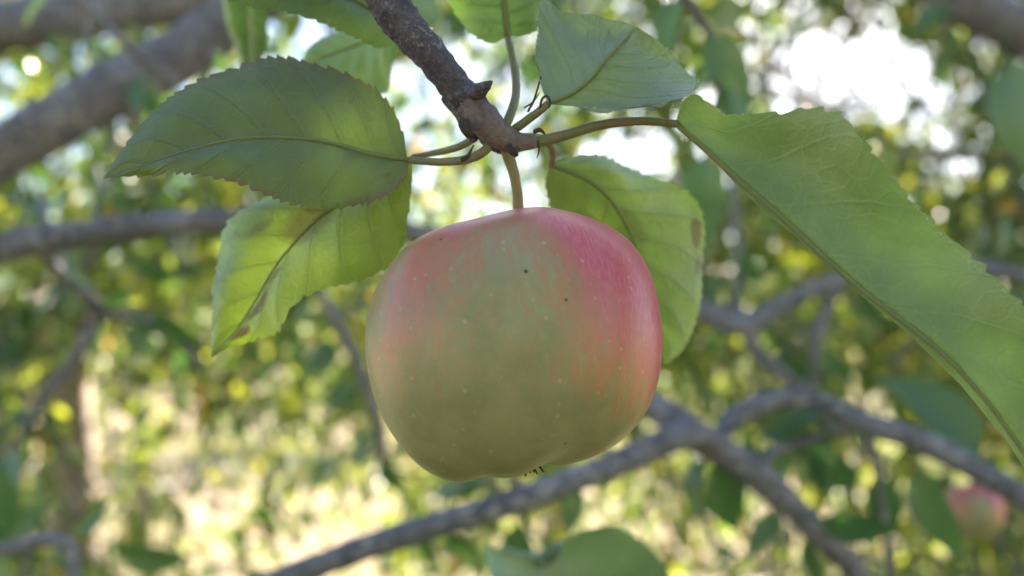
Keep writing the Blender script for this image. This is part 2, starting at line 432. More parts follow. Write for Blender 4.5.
def frame(d, n):
    d = Vector(d).normalized(); n = Vector(n); n = (n - d * n.dot(d)).normalized(); s = d.cross(n).normalized()
    return s, d, n
def place_leaf(parent, base, d, nrm, length, meshes, k):
    s, d, n = frame(d, nrm)
    o = bpy.data.objects.new('leaf', meshes[k % len(meshes)]); COL.objects.link(o)
    L = length / 1.28
    m = Matrix(((s.x * L, d.x * L, n.x * L, base[0]), (s.y * L, d.y * L, n.y * L, base[1]), (s.z * L, d.z * L, n.z * L, base[2]), (0, 0, 0, 1)))
    o.matrix_world = m
    o.parent = parent
    o.matrix_parent_inverse = Matrix.Translation(-Vector(parent.location))
    return o

# ------------------------------------------------------------------ orchard trees behind
# open places in the crowns where the sky shows (centre and radii in the view, softness)
GAPS = [(845, 72, 95, 48), (938, 97, 58, 24), (952, 150, 30, 24), (640, 148, 52, 22), (412, 62, 26, 24), (512, 72, 22, 26), (535, 110, 18, 14), (458, 60, 18, 16), (410, 140, 14, 16), (470, 125, 16, 12), (800, 4, 28, 9), (846, 10, 12, 8), (876, 4, 12, 7), (708, 88, 12, 12), (655, 175, 10, 10), (985, 45, 9, 8), (760, 30, 8, 8), (900, 200, 8, 8), (935, 205, 9, 9), (300, 22, 34, 24), (140, 14, 14, 12), (196, 66, 12, 10), (1010, 70, 18, 12), (930, 46, 12, 10)]
THIN = [(870, 100, 190, 130, .28), (470, 120, 120, 115, .15), (150, 70, 200, 80, .3), (620, 60, 120, 70, .1), (280, 485, 110, 85, .5), (150, 420, 60, 60, .4), (840, 500, 90, 60, .4), (800, 480, 160, 100, .3)]   # thinner places in the crowns
CLEAR = [(52, 112, 290, 530, 2.40)]             # nothing grows in front of the bare trunk
def gap_mask(p):
    ok = np.ones(len(p), bool)
    for x0, x1, y0, y1, dd in CLEAR:
        ok &= ~((p[:, 0] > x0) & (p[:, 0] < x1) & (p[:, 1] > y0) & (p[:, 1] < y1) & (p[:, 2] > 0) & (p[:, 2] < dd) & (rng.random(len(p)) < 0.93))
    for cx, cy, rx, ry, pr in THIN:
        q = ((p[:, 0] - cx) / rx) ** 2 + ((p[:, 1] - cy) / ry) ** 2
        ok &= ~((q < 1.0) & (p[:, 2] > 0) & (rng.random(len(p)) < pr))
    for cx, cy, rx, ry in GAPS:
        q = ((p[:, 0] - cx) / rx) ** 2 + ((p[:, 1] - cy) / ry) ** 2
        ok &= ~((q < 1.0) & (p[:, 2] > 0) & (rng.random(len(p)) < 0.96))
    return ok
def quad_mesh(name, W, F):
    me = bpy.data.meshes.new(name)
    me.vertices.add(len(W)); me.vertices.foreach_set('co', W.reshape(-1).astype(np.float32))
    me.loops.add(F.size); me.loops.foreach_set('vertex_index', F.reshape(-1).astype(np.int32))
    me.polygons.add(len(F)); me.polygons.foreach_set('loop_start', np.arange(0, F.size, 4, dtype=np.int32))
    me.update(calc_edges=True); smooth(me)
    return me
def mass_mesh(name, base, d, nrm, L, templ, mat, parent):
    """all given leaves as one mesh"""
    V0, F0 = templ
    base, d, nrm = np.array(base), np.array(d), np.array(nrm)
    d /= np.linalg.norm(d, axis=1)[:, None]; nrm = nrm - d * (nrm * d).sum(1)[:, None]; nrm /= np.linalg.norm(nrm, axis=1)[:, None] + 1e-9
    s = np.cross(d, nrm); L = np.array(L)[:, None, None] / 1.28
    W = base[:, None, :] + L * (V0[None, :, 0:1] * s[:, None] + V0[None, :, 1:2] * d[:, None] + V0[None, :, 2:3] * nrm[:, None])
    nv = len(V0); nf = len(F0); N = len(base)
    F = (np.array(F0)[None] + (np.arange(N) * nv)[:, None, None]).reshape(-1, 4)
    me = quad_mesh(name, W.reshape(-1, 3), F); me.materials.append(mat)
    o = new_obj(name, me); tag(o, kind='stuff')
    if parent is not None: keep(o, parent)
    return o

def orchard_tree(label, base, trunk_r, fork_z, crown_c, crown_r, n_cl, per, leaf_len, n_parts, seed, lean=(0, 0), low=True, near_lim=1.0, z_floor=.2):
    r = np.random.default_rng(seed)
    bx, by = base; bz = ground_z(bx, by) - 0.05
    root = empty('apple_tree', (bx, by, bz + 0.05)); tag(root, label, 'tree', 'orchard trees')
    top = np.array([bx + lean[0], by + lean[1], fork_z])
    ctrl = [(bx, by, bz, trunk_r * 1.5), (bx + lean[0] * .15, by, bz + 0.18, trunk_r * 1.08), (bx + lean[0] * .5 + 0.03, by + lean[1] * .5, fork_z * .55, trunk_r), tuple(top) + (trunk_r * .85,), (top[0] + lean[0] * .3, top[1], fork_z + 0.35, trunk_r * .6)]
    tube('trunk', ctrl, M['trunk_bark'], root, 26, 14, 0.10, 9)
    cc, cr = np.array(crown_c, float), np.array(crown_r, float)
    limb_pts = []
    for k in range(7):
        a = 2 * math.pi * (k + r.random() * .6) / 7
        e = cc + cr * np.array([math.cos(a) * .8, math.sin(a) * .8, -0.35 + 1.1 * r.random()])
        s0 = top + np.array([0, 0, 0.3 * r.random()])
        mid = (s0 * .5 + e * .5) + np.array([0, 0, 0.12]) + r.normal(0, .08, 3)
        q = (s0 * .75 + mid * .25)
        pj = proj_np(np.array([mid, e]))
        c = [tuple(s0) + (trunk_r * .5,), tuple(mid) + (trunk_r * .3,), tuple(e) + (trunk_r * .08,)]
        tube('limb', c, M['trunk_bark'], root, 14, 8, 0.12, 14)
        limb_pts.append(catmull(c, 14)[:, :3])
    LP = np.vstack(limb_pts)
    # twigs with leaves
    u = r.normal(size=(n_cl, 3)); u /= np.linalg.norm(u, axis=1)[:, None]; u *= (r.random((n_cl, 1)) ** 0.42)
    ctr = cc + cr * u
    near = LP[np.argmin(((LP[None] - ctr[:, None]) ** 2).sum(2), axis=1)]
    out = ctr - near; ln = np.linalg.norm(out, axis=1)[:, None] + 1e-6; out /= ln
    out = out + r.normal(0, .45, out.shape); out /= np.linalg.norm(out, axis=1)[:, None]
    tip = ctr + out * 0.12; st = ctr - out * np.minimum(ln, 0.26)
    pz = proj_np(ctr)
    okc = ~((pz[:, 2] < near_lim + .25) & (pz[:, 2] > -0.6)) & (z_floor < ctr[:, 2])
    ctr, out, tip, st = ctr[okc], out[okc], tip[okc], st[okc]
    q3 = np.stack([st, ctr + r.normal(0, .02, ctr.shape), tip], 1)                    # (n, 3 stations, xyz)
    tri = np.array([(1, 0, 0), (-.5, .87, 0), (-.5, -.87, .3)])
    TV = q3[:, :, None, :] + tri[None, None] * np.array([.0055, .004, .0015])[None, :, None, None]
    f1 = [(0, 1, 4, 3), (1, 2, 5, 4), (2, 0, 3, 5), (3, 4, 7, 6), (4, 5, 8, 7), (5, 3, 6, 8)]
    TF = (np.array(f1)[None] + (np.arange(len(ctr)) * 9)[:, None, None]).reshape(-1, 4)
    me = quad_mesh('twigs', TV.reshape(-1, 3), TF); me.materials.append(M['bark'])
    o = new_obj('twigs', me); tag(o, kind='stuff'); keep(o, root)
    nl = len(ctr) * per
    ci = np.repeat(np.arange(len(ctr)), per); f = r.random(nl)[:, None]
    B = np.where(f < .5, st[ci] * (1 - 2 * f) + ctr[ci] * 2 * f, ctr[ci] * (2 - 2 * f) + tip[ci] * (2 * f - 1)) + r.normal(0, .06, (nl, 3))
    D = r.normal(0, 1, (nl, 3)) + out[ci] * .9 + np.array([0, 0, -.55])
    N = r.normal(0, .55, (nl, 3)) + np.array([0, 0, 1.0]); L = leaf_len * (.65 + .6 * r.random(nl))
    B, D, N, L = np.array(B), np.array(D), np.array(N), np.array(L)
    pj = proj_np(B); okm = gap_mask(pj) & ((pj[:, 2] > near_lim) | (pj[:, 2] < -0.4)) & (B[:, 2] > .05)
    for zt in (.85, 1.0, 1.15, 1.3):                               # the opening through which the sun reaches the bare trunk
        v = B - np.array([-1.15, 2.42, zt]); al = v @ np.array(SDIR); okm &= ~((al > .05) & (np.linalg.norm(v - al[:, None] * np.array(SDIR), axis=1) < .13))
    B, D, N, L, pj = B[okm], D[okm], N[okm], L[okm], pj[okm]
    infr = (pj[:, 2] > 0) & (pj[:, 0] > 5) & (pj[:, 0] < 1019) & (pj[:, 1] > 5) & (pj[:, 1] < 571)
    hid = (((pj[:, 0] - 516) / 145) ** 2 + ((pj[:, 1] - 345) / 130) ** 2 < 1)
    idx = np.where(infr & ~hid)[0]
    size = L[idx] / pj[idx, 2]
    pick = idx[np.argsort(-size)[:n_parts]]
    for j, i in enumerate(pick):
        place_leaf(root, B[i], D[i], N[i], L[i], ME_FAR, j)
    rest = np.setdiff1d(np.arange(len(B)), pick)
    mass_mesh('crown', B[rest], D[rest], N[rest], L[rest], LOW[seed % 2] if low else (TEMPL[0][0], TEMPL[0][1]), M['leaf_mass'], root)
    return root

def build_trees():
    orchard_tree('apple tree with bare brown trunk standing at the left edge of the view', (-1.17, 2.42), 0.064, 1.45, (-0.85, 2.2, 1.75), (1.15, 1.1, 1.2), 480, 24, 0.080, 280, 3, (-0.03, 0.0))
    orchard_tree('apple tree whose leafy side hangs in from the right edge', (2.1, 2.0), 0.065, 1.3, (1.15, 2.0, 2.1), (1.2, 0.8, 1.55), 980, 24, 0.066, 280, 8, (-0.1, 0.1))
    orchard_tree('apple tree whose sunlit crown fills the upper right with sky gaps', (2.9, 3.4), 0.075, 1.3, (1.35, 3.3, 2.75), (1.9, 1.1, 1.95), 1000, 24, 0.066, 280, 4, (-0.3, 0.1))
    orchard_tree('apple tree behind the hanging apple in the middle of the view', (0.15, 4.6), 0.07, 1.2, (-0.3, 4.6, 1.75), (2.0, 1.0, 1.4), 210, 26, 0.090, 240, 5, (0.1, 0.0))
    orchard_tree('farther apple tree behind the bare brown trunk', (-3.0, 7.2), 0.08, 1.2, (-2.9, 7.2, 1.6), (2.3, 1.4, 1.3), 150, 26, 0.115, 0, 6)
    orchard_tree('farther apple tree low behind the forked grey branch', (2.6, 7.8), 0.08, 1.2, (2.3, 7.8, 1.6), (2.4, 1.4, 1.3), 150, 26, 0.115, 0, 7)
    orchard_tree('unseen apple tree added behind the photographer to block low sky light', (-1.9, -2.9), 0.09, 1.2, (-1.6, -3.0, 2.5), (2.2, 1.2, 2.4), 620, 20, 0.12, 0, 31)  # out of view, added to cut the low sky light on the apple
    orchard_tree('second unseen apple tree added behind the photographer to block low sky light', (2.1, -3.1), 0.09, 1.2, (1.9, -3.2, 2.5), (2.2, 1.2, 2.4), 620, 20, 0.12, 0, 32)  # its neighbour, likewise added out of view against the low sky
    far = [((-8.5, 15.5), 'distant tree at the left end of the back row'), ((-2.8, 17.0), 'distant tree of the back row showing left of the apple'), ((2.9, 17.5), 'distant tree of the back row just right of the apple'), ((9.0, 16.0), 'distant tree at the right end of the back row')]
    for k, ((x, y), lab) in enumerate(far):
        orchard_tree(lab, (x, y), 0.12, 1.2, (x, y, 2.6), (3.6, 1.8, 2.7), 900, 13, 0.15, 0, 20 + k)
build_trees()

def build_grass():
    r = np.random.default_rng(5)
    n = 8000
    y = 2.5 + 16 * r.random(n) ** 1.4; x = (r.random(n) - .5) * (y * 1.5 + 2)
    pat = np.array([mnoise.noise((float(a) * .6, float(b) * .6, 9)) for a, b in zip(x, y)])
    k = pat > -0.12; x, y = x[k], y[k]
    z = np.array([ground_z(float(a), float(b)) for a, b in zip(x, y)])
    B = np.stack([x, y, z - .01], 1)
    D = r.normal(0, .35, B.shape); D[:, 2] = 1
    N = r.normal(0, 1, B.shape); N[:, 2] *= .3
    V = np.array([(-.03, 0, 0), (.03, 0, 0), (-.022, .5, .02), (.022, .5, .02), (-.003, 1, .14), (.003, 1, .14)]); V[:, 1] *= 1.28; V[:, 0] *= .5
    F = [(0, 1, 3, 2), (2, 3, 5, 4)]
    o = mass_mesh('grass', B, D, N, .07 + .14 * r.random(len(B)), (V, F), M['grass'], None)
    tag(o, 'dry sunlit straw coloured grass under the orchard trees', 'grass', kind='stuff')
build_grass()

def build_undergrowth():
    r = np.random.default_rng(8)
    n = 330
    y = 2.6 + 7 * r.random(n); x = (r.random(n) - .5) * (y * 1.35 + 1)
    keepm = np.array([mnoise.noise((float(a) * .8, float(b) * .8, 4.4)) for a, b in zip(x, y)]) > -.12
    keepm &= ~((x > -2.6) & (x < -.3) & (y > 3.4) & (r.random(n) < .45))          # a sunny opening in the sward
    x, y = x[keepm], y[keepm]
    m = 32; ci = np.repeat(np.arange(len(x)), m); h = (.25 + .75 * r.random(len(x)))[ci] * r.random(len(ci)) ** .7
    B = np.stack([x[ci] + r.normal(0, .11, len(ci)), y[ci] + r.normal(0, .11, len(ci)), h + .03], 1)
    D = r.normal(0, 1, B.shape) + np.array([0, 0, .5]); N = r.normal(0, .6, B.shape) + np.array([0, 0, 1])
    o = mass_mesh('undergrowth', B, D, N, .04 + .05 * r.random(len(B)), LOW[0], M['leaf_mass'], None)
    n = 900                                                     # same weeds, unseen, added around the photographer's feet to darken the ground bounce
    x2, y2 = (r.random(n) - .5) * 7, -3.2 + 5.4 * r.random(n)
    ci = np.repeat(np.arange(n), m); h2 = (.15 + .45 * r.random(n))[ci] * r.random(len(ci)) ** .7
    B2 = np.stack([x2[ci] + r.normal(0, .11, len(ci)), y2[ci] + r.normal(0, .11, len(ci)), h2 + .03], 1)
    D2 = r.normal(0, 1, B2.shape) + np.array([0, 0, .5]); N2 = r.normal(0, .6, B2.shape) + np.array([0, 0, 1])
    bpy.data.objects.remove(o); o = mass_mesh('undergrowth', np.vstack([B, B2]), np.vstack([D, D2]), np.vstack([N, N2]), .07 + .07 * r.random(len(B) + len(B2)), LOW[0], M['leaf_mass'], None)
    tag(o, 'leafy green undergrowth between the orchard trees', 'undergrowth', kind='stuff')
build_undergrowth()

# ------------------------------------------------------------------ out-of-focus branches between the trees and the apple
def branch(name, label, stems, leaves, group=None, mat='bark', seed=0, extra=75):
    """stems: list of (part name, rows x, y, depth, radius px); leaves: (x0, y0, x1, y1, depth0, depth1, face)"""
    r0 = stems[0][1][0]
    root = empty(name, P(r0[0], r0[1], r0[2])); tag(root, label, 'branch', group or 'blurred branches behind the apple')
    for pn, rows in stems:
        tube(pn, px_ctrl(rows), M[mat], root, max(12, len(rows) * 9), 12, 0.14, 55)
    rr = random.Random(100 + seed); leaves = list(leaves)
    for pn, rows in stems:
        c = catmull(rows, 30)
        for _ in range(max(1, int(np.linalg.norm(c[-1, :2] - c[0, :2]) / 110))):
            x, y, d, rp_ = (float(q) for q in c[rr.randrange(3, 29)])
            if any(((x - gx) / (grx + 60)) ** 2 + ((y - gy) / (gry + 60)) ** 2 < 1 for gx, gy, grx, gry in GAPS[:4]): continue
            if math.hypot(x - 968, y - 512) < 110: continue
            an = rr.uniform(0, 2 * math.pi); l1 = rr.uniform(25, 75)
            x2, y2 = x + math.cos(an) * l1 * .5 + rr.uniform(-6, 6), y + math.sin(an) * l1 * .5; x3, y3 = x + math.cos(an + .3) * l1, y + math.sin(an + .3) * l1
            tube('spur', px_ctrl([(x, y, d, min(4, rp_ * .5)), (x2, y2, d + .01, 2.6), (x3, y3, d + rr.uniform(-.03, .05), 1.8)]), M[mat], root, 9, 7, .15, 90)
            leaves.append((x3, y3, x3 + math.cos(an + rr.uniform(-.7, .9)) * .05 * FPX / d, y3 + abs(math.sin(an)) * .04 * FPX / d + 12, d, d + .01, rr.uniform(.1, 1.2)))
    for pn, rows in stems:
        c = catmull(rows, 30); n_l = max(1, int(np.linalg.norm(c[-1, :2] - c[0, :2]) / extra))
        for _ in range(n_l):
            x, y, d, _r = (float(q) for q in c[rr.randrange(4, 30)])
            ang = rr.gauss(math.pi / 2, 1.0); ln = rr.uniform(.042, .07) * FPX / d
            x1, y1 = x + math.cos(ang) * ln * .85, y + math.sin(ang) * ln * .85
            if any(((q[0] - gx) / (grx + 25)) ** 2 + ((q[1] - gy) / (gry + 25)) ** 2 < 1 for q in ((x, y), (x1, y1)) for gx, gy, grx, gry in GAPS) or (30 < x1 < 135 and 270 < y1 < 540) or math.hypot((x + x1) / 2 - 968, (y + y1) / 2 - 512) < 75: continue
            leaves.append((x, y, x1, y1, d, d + rr.uniform(-.02, .03), rr.uniform(.1, 1.3)))
    for k, (x0, y0, x1, y1, d0, d1, f) in enumerate(leaves):
        a, b = P(x0, y0, d0), P(x1, y1, d1)
        v = b - a
        nrm = (-FWD) * math.cos(f) + (FWD.cross(v.normalized())) * math.sin(f) + Vector((0, 0, .15))
        place_leaf(root, a, v, nrm, v.length, ME_MID, k + seed)
    return root

def build_branches():
    branch('grey_branch', 'thick smooth grey branch slanting down from the top towards the left edge',
        [('stem', [(-90, 205, .74, 30), (0, 152, .75, 28), (100, 98, .76, 28), (180, 55, .78, 27), (250, 5, .80, 25), (330, -60, .82, 23)])],
        [(150, 60, 128, 112, .74, .72, .5), (215, 40, 235, 85, .7, .7, .8)])
    branch('grey_branch', 'dark branch across the top corner above the thick smooth one',
        [('stem', [(-60, 40, 1.1, 27), (30, 22, 1.1, 25), (120, 10, 1.12, 24), (230, -12, 1.15, 22), (330, -40, 1.2, 18)])],
        [(40, 30, 80, 60, 1.0, 1.0, .4), (120, 20, 150, 55, 1.05, 1.0, 1.0)], seed=1)
    branch('twig', 'thin dark twig crossing in front of the thick smooth branch',
        [('stem', [(60, -30, .62, 5), (92, 12, .63, 5.5), (135, 52, .64, 5), (180, 86, .66, 4)])], [(100, 20, 70, 62, .62, .6, 1.1)], seed=2)
    branch('grey_branch', 'level dark grey branch running behind the lower left leaf',
        [('stem', [(-60, 262, .54, 15), (0, 248, .55, 15), (100, 231, .56, 13.5), (215, 221, .57, 12.5), (320, 226, .58, 11), (420, 233, .60, 10), (520, 250, .62, 8)])],
        [(60, 240, 92, 292, .55, .53, .6), (330, 228, 300, 262, .6, .62, .7)], seed=3)
    branch('twig', 'crooked thin twig hanging below the level branch',
        [('stem', [(40, 246, .60, 6), (62, 275, .66, 6), (97, 312, .70, 7), (72, 362, .70, 6), (40, 405, .70, 5), (12, 452, .70, 4)]),
         ('side_twig', [(97, 312, .70, 6), (132, 318, .70, 5), (168, 330, .72, 5), (200, 366, .75, 4)])],
        [(98, 312, 132, 292, .7, .68, .5), (40, 405, 10, 430, .69, .66, .5), (30, 430, -20, 520, .6, .55, .6), (150, 325, 128, 360, .7, .7, .9)], seed=4)
    branch('twig', 'pale curled twig in the bottom left corner',
        [('stem', [(-40, 560, .5, 6), (20, 545, .5, 7), (58, 540, .5, 7), (72, 556, .5, 7.5), (74, 620, .5, 7)])],
        [(100, 548, 195, 560, .78, .8, .5), (10, 545, -10, 470, .5, .47, .5), (66, 545, 110, 500, .55, .58, .9), (-20, 552, 45, 505, .55, .55, .2)], seed=5)
    branch('forked_branch', 'grey forked branch with arching arms crossing below the big folded leaf',
        [('stem', [(610, 372, .55, 13), (650, 405, .53, 15), (705, 442, .52, 16), (758, 476, .52, 16), (825, 540, .53, 13), (880, 600, .54, 11)]),
         ('side_branch', [(728, 455, .52, 13), (690, 434, .51, 14), (600, 471, .50, 13), (480, 512, .49, 13.5), (370, 546, .48, 13), (250, 592, .47, 13)]),
         ('side_branch', [(712, 446, .53, 10), (740, 415, .53, 11), (798, 398, .54, 10.5), (868, 424, .53, 12), (940, 450, .52, 12), (1060, 520, .50, 12)]),
         ('side_branch', [(745, 472, .52, 7), (785, 447, .54, 6), (850, 428, .54, 6)]),
         ('side_branch', [(866, 424, .53, 5), (880, 490, .54, 4.5), (893, 600, .55, 4)])],
        [(795, 512, 900, 545, .5, .48, .55), (790, 500, 745, 560, .53, .52, .7), (910, 438, 950, 566, .52, .5, 1.1), (1010, 480, 880, 372, .6, .62, .5), (575, 480, 545, 505, .55, .58, .5), (420, 525, 440, 575, .5, .5, .7), (660, 420, 640, 470, .56, .58, 1.0)], seed=6)
    branch('forked_branch', 'dark crooked branch behind the big folded leaf beside the apple',
        [('stem', [(660, 300, .82, 11), (700, 310, .80, 12), (742, 326, .80, 12), (792, 300, .80, 9), (850, 277, .80, 8), (930, 262, .82, 7)]),
         ('side_branch', [(742, 324, .80, 9), (762, 358, .80, 8), (806, 393, .80, 6), (830, 430, .82, 5)]),
         ('side_branch', [(838, 284, .80, 7), (818, 335, .80, 6), (812, 385, .80, 4)]),
         ('side_branch', [(733, 322, .80, 5), (738, 250, .82, 4), (732, 170, .84, 3.5)])],
        [(850, 280, 885, 330, .8, .8, .6), (735, 240, 760, 290, .8, .8, .8), (700, 310, 720, 270, .82, .82, .5), (815, 340, 850, 385, .78, .76, .6)], seed=7)
    branch('grey_branch', 'short pale grey branch end entering at the right edge',
        [('stem', [(1090, 300, .78, 8), (1030, 279, .78, 8), (985, 268, .8, 7), (925, 262, .82, 5)])],
        [(990, 270, 1015, 215, .8, .8, .6), (965, 268, 925, 300, .8, .8, .6)], seed=8)
    branch('grey_branch', 'dark branch cutting off the top right corner',
        [('stem', [(880, -70, .86, 22), (950, -8, .85, 24), (1000, 20, .85, 24), (1080, 60, .85, 24)])],
        [(960, 5, 915, 30, .84, .82, .6), (1005, 30, 1030, 175, .8, .75, .9)], seed=9)
    branch('twig', 'leafy twig with dark hanging leaves above the fold of the big leaf',
        [('stem', [(640, -60, .40, 6), (672, -15, .41, 5), (700, 20, .42, 4.5), (722, 70, .43, 4), (708, 130, .44, 3)])],
        [(708, 128, 697, 250, .44, .43, .35), (722, 66, 745, 150, .43, .42, .6), (700, 20, 745, 95, .42, .4, .5), (672, -15, 668, 55, .41, .40, .7), (690, 5, 760, 20, .42, .44, .6), (715, 50, 690, 100, .43, .45, .4)], seed=10)
    branch('twig', 'thin brown twig hanging beside the left flank of the apple',
        [('stem', [(300, 250, .85, 5), (325, 300, .85, 6), (352, 352, .86, 6), (378, 420, .88, 6), (384, 480, .9, 4)])],
        [(340, 330, 305, 372, .85, .84, .6), (378, 420, 350, 470, .86, .85, .8), (380, 450, 408, 500, .87, .88, .6), (320, 295, 290, 320, .85, .85, .5)], seed=11)
build_branches()

# ------------------------------------------------------------------ the fruiting twig in focus
def hero_leaf(parent, mid, left, right, mat, label=None, teeth=26, amp=0.9, cup=0.0015, rib=(2.6, 0.6), nveins=8, slant=0.22, wave=0.0010, seed=1, veins=True, petiole=None, pr=(4, 4), hairs=()):
    """traced leaf. mid/left/right: rows x, y, depth from stalk end to tip"""
    n, m = 230, 11
    wp = lambda rows: np.array([tuple(P(*q)) for q in rows])
    C, Lf, Rt = catmull(wp(mid), n), catmull(wp(left), n), catmull(wp(right), n)
    r = random.Random(seed)
    # irregular forward-pointing teeth on the margin
    def teeth_edge(E):
        E = E.copy(); out = E - C; out /= np.linalg.norm(out, axis=1)[:, None] + 1e-9
        tan = np.gradient(E, axis=0); tan /= np.linalg.norm(tan, axis=1)[:, None] + 1e-9
        for i in range(n):
            t = i / (n - 1)
            ph = t * teeth + 1.1 * mnoise.noise((t * 11, seed * 3.3, 0.5)) + .35 * mnoise.noise((t * 37, seed, 4))
            f = ph % 1.0
            k = 1.45 * amp * 0.00023 * max(.15, 0.75 + 1.0 * mnoise.noise((t * 22, seed, 0))) * min(1, 6 * t, 5 * (1 - t) + .15)
            saw = (f / .75 if f < .75 else (1 - f) / .25)
            E[i] += out[i] * k * 4 * (saw - .45) + tan[i] * k * 2.2 * saw
        return E
    LfT, RtT = teeth_edge(Lf), teeth_edge(Rt)
    V = np.zeros((n, 2 * m - 1, 3)); UV = np.zeros((n, 2 * m - 1, 2))
    for side, E, ET in ((-1, Lf, LfT), (1, Rt, RtT)):
        for j in range(m):
            s = ssm = j / (m - 1)
            col = m - 1 + side * j
            V[:, col] = C * (1 - ssm) + E * ssm
            if j == m - 1: V[:, col] = ET
            elif j == m - 2: V[:, col] = C * (1 - s) + E * s + (ET - E) * .15
            UV[:, col, 0] = np.linspace(0, 1, n); UV[:, col, 1] = .5 + .5 * side * s
    # surface normals towards the camera, then cupping, waves and quilting between the veins
    du = np.gradient(V, axis=0); dv = np.gradient(V, axis=1); N = np.cross(du, dv); N /= np.linalg.norm(N, axis=2)[:, :, None] + 1e-12
    toc = CAM_N - V; flip = np.sign((N * toc).sum(2)); N *= np.where(flip == 0, 1, flip)[:, :, None]
    for i in range(n):
        t = i / (n - 1)
        for c in range(2 * m - 1):
            sv = (c - (m - 1)) / (m - 1); s = abs(sv)
            env = min(1, 5 * t, 5 * (1 - t) + .05)
            ph = (t - slant * s ** .85) * nveins + (.25 if sv > 0 else -.25)
            quilt = -abs(math.cos(math.pi * ph)) * 0.00035 * math.sin(math.pi * min(1, s * 1.05)) ** .7
            wv = wave * s * s * mnoise.noise((t * 5 + seed * 7, sv * 1.3, seed)) * 2
            V[i, c] += N[i, c] * env * (cup * math.sin(math.pi * s) + quilt + wv)
    me = bpy.data.meshes.new('leaf')
    W = 2 * m - 1
    F = [(i * W + c, i * W + c + 1, (i + 1) * W + c + 1, (i + 1) * W + c) for i in range(n - 1) for c in range(W - 1)]
    me.from_pydata([tuple(v) for v in V.reshape(-1, 3)], [], F); smooth(me)
    uvl = me.uv_layers.new(name='UVMap'); U = UV.reshape(-1, 2)
    li = np.zeros(len(me.loops), np.int32); me.loops.foreach_get('vertex_index', li)
    uvl.data.foreach_set('uv', U[li].reshape(-1).astype(np.float32))
    o = new_obj('leaf', me, mat); keep(o, parent)
    if label: o['label'] = label
    # midrib, standing proud of the underside
    pxm = 0.205 / FPX
    K = 40; idx = np.linspace(0, n - 1, K).astype(int)
    rad = np.linspace(rib[0], rib[1], K) * pxm
    pts = V[idx, m - 1] + N[idx, m - 1] * (rad * .35)[:, None]
    tv, tf = tube_data(pts, rad, 8)
    mm = bpy.data.meshes.new('midrib'); mm.from_pydata([tuple(v) for v in tv], [], tf); smooth(mm)
    new_obj('midrib', mm, M['rib'], o)
    if veins:
        for side in (-1, 1):
            for k in range(1, nveins):
                t0 = (k + .5 - (.25 if side > 0 else -.25)) / nveins - .5 / nveins * 0
                if t0 > .93: continue
                q = []
                for s in np.linspace(0.02, .9, 9):
                    t = t0 + slant * s ** .85
                    if t > .985: break
                    i = t * (n - 1); i0 = int(i); fr = i - i0
                    c = m - 1 + side * s * (m - 1); c0 = int(math.floor(c)); fc = c - c0
                    c0b = min(c0 + 1, W - 1)
                    pv = lambda A: (A[i0, c0] * (1 - fr) * (1 - fc) + A[i0 + 1, c0] * fr * (1 - fc) + A[i0, c0b] * (1 - fr) * fc + A[i0 + 1, c0b] * fr * fc)
                    q.append(pv(V) + pv(N) * 0.00004)
                if len(q) < 3: continue
                rr = np.linspace(.27, .10, len(q)) * pxm * rib[0] / 2.6
                tv, tf = tube_data(q, rr, 5, closed=False)
                vm = bpy.data.meshes.new('vein'); vm.from_pydata([tuple(v) for v in tv], [], tf); smooth(vm)
                new_obj('vein', vm, M['vein'], o)
    if petiole:
        c = catmull([tuple(P(x, y, d)) for x, y, d in petiole], 22)
        tv, tf = tube_data(c, np.linspace(pr[0], pr[1], 22) * pxm, 10, 0.06, 500)
        pm = bpy.data.meshes.new('petiole'); pm.from_pydata([tuple(v) for v in tv], [], tf); smooth(pm)
        new_obj('petiole', pm, M['stalk'], o)
    if hairs:
        rr = np.random.default_rng(seed)
        HV, HF = [], []
        def hair(p, dvec, ln, wd):
            dvec = dvec / np.linalg.norm(dvec); sd = np.cross(dvec, FWD_N); sd /= np.linalg.norm(sd) + 1e-9
            b = len(HV); bend = rr.normal(0, .25, 3) * ln; up = np.cross(sd, dvec)
            for kk, (f, ww) in enumerate(((0, 1), (.5, .7), (1, .05))):
                q = p + dvec * ln * f + bend * f * f
                HV.extend([tuple(q - sd * wd * ww), tuple(q + sd * wd * ww * .6 + up * wd * ww * .8), tuple(q + sd * wd * ww * .6 - up * wd * ww * .8)])
            for j in range(2):
                a = b + j * 3
                HF.extend([(a, a + 1, a + 4, a + 3), (a + 1, a + 2, a + 5, a + 4), (a + 2, a, a + 3, a + 5)])
        for what, cnt, ln in hairs:
            E = {'mid': C, 'left': Lf, 'right': Rt}[what]; O = {'mid': -(Lf - C), 'left': Lf - C, 'right': Rt - C}[what]
            for _ in range(cnt):
                i = int(rr.random() * (n - 2)) + 1; ov = O[i] + rr.normal(0, .3, 3) * np.linalg.norm(O[i])
                ov += np.gradient(E, axis=0)[i] * 30 * rr.random()
                hair(E[i], ov, ln * (.5 + rr.random()), 0.00005)
        hm = bpy.data.meshes.new('down'); hm.from_pydata(HV, [], HF)
        h = new_obj('down', hm, M['hair'], o); tag(h, kind='stuff')
    return o

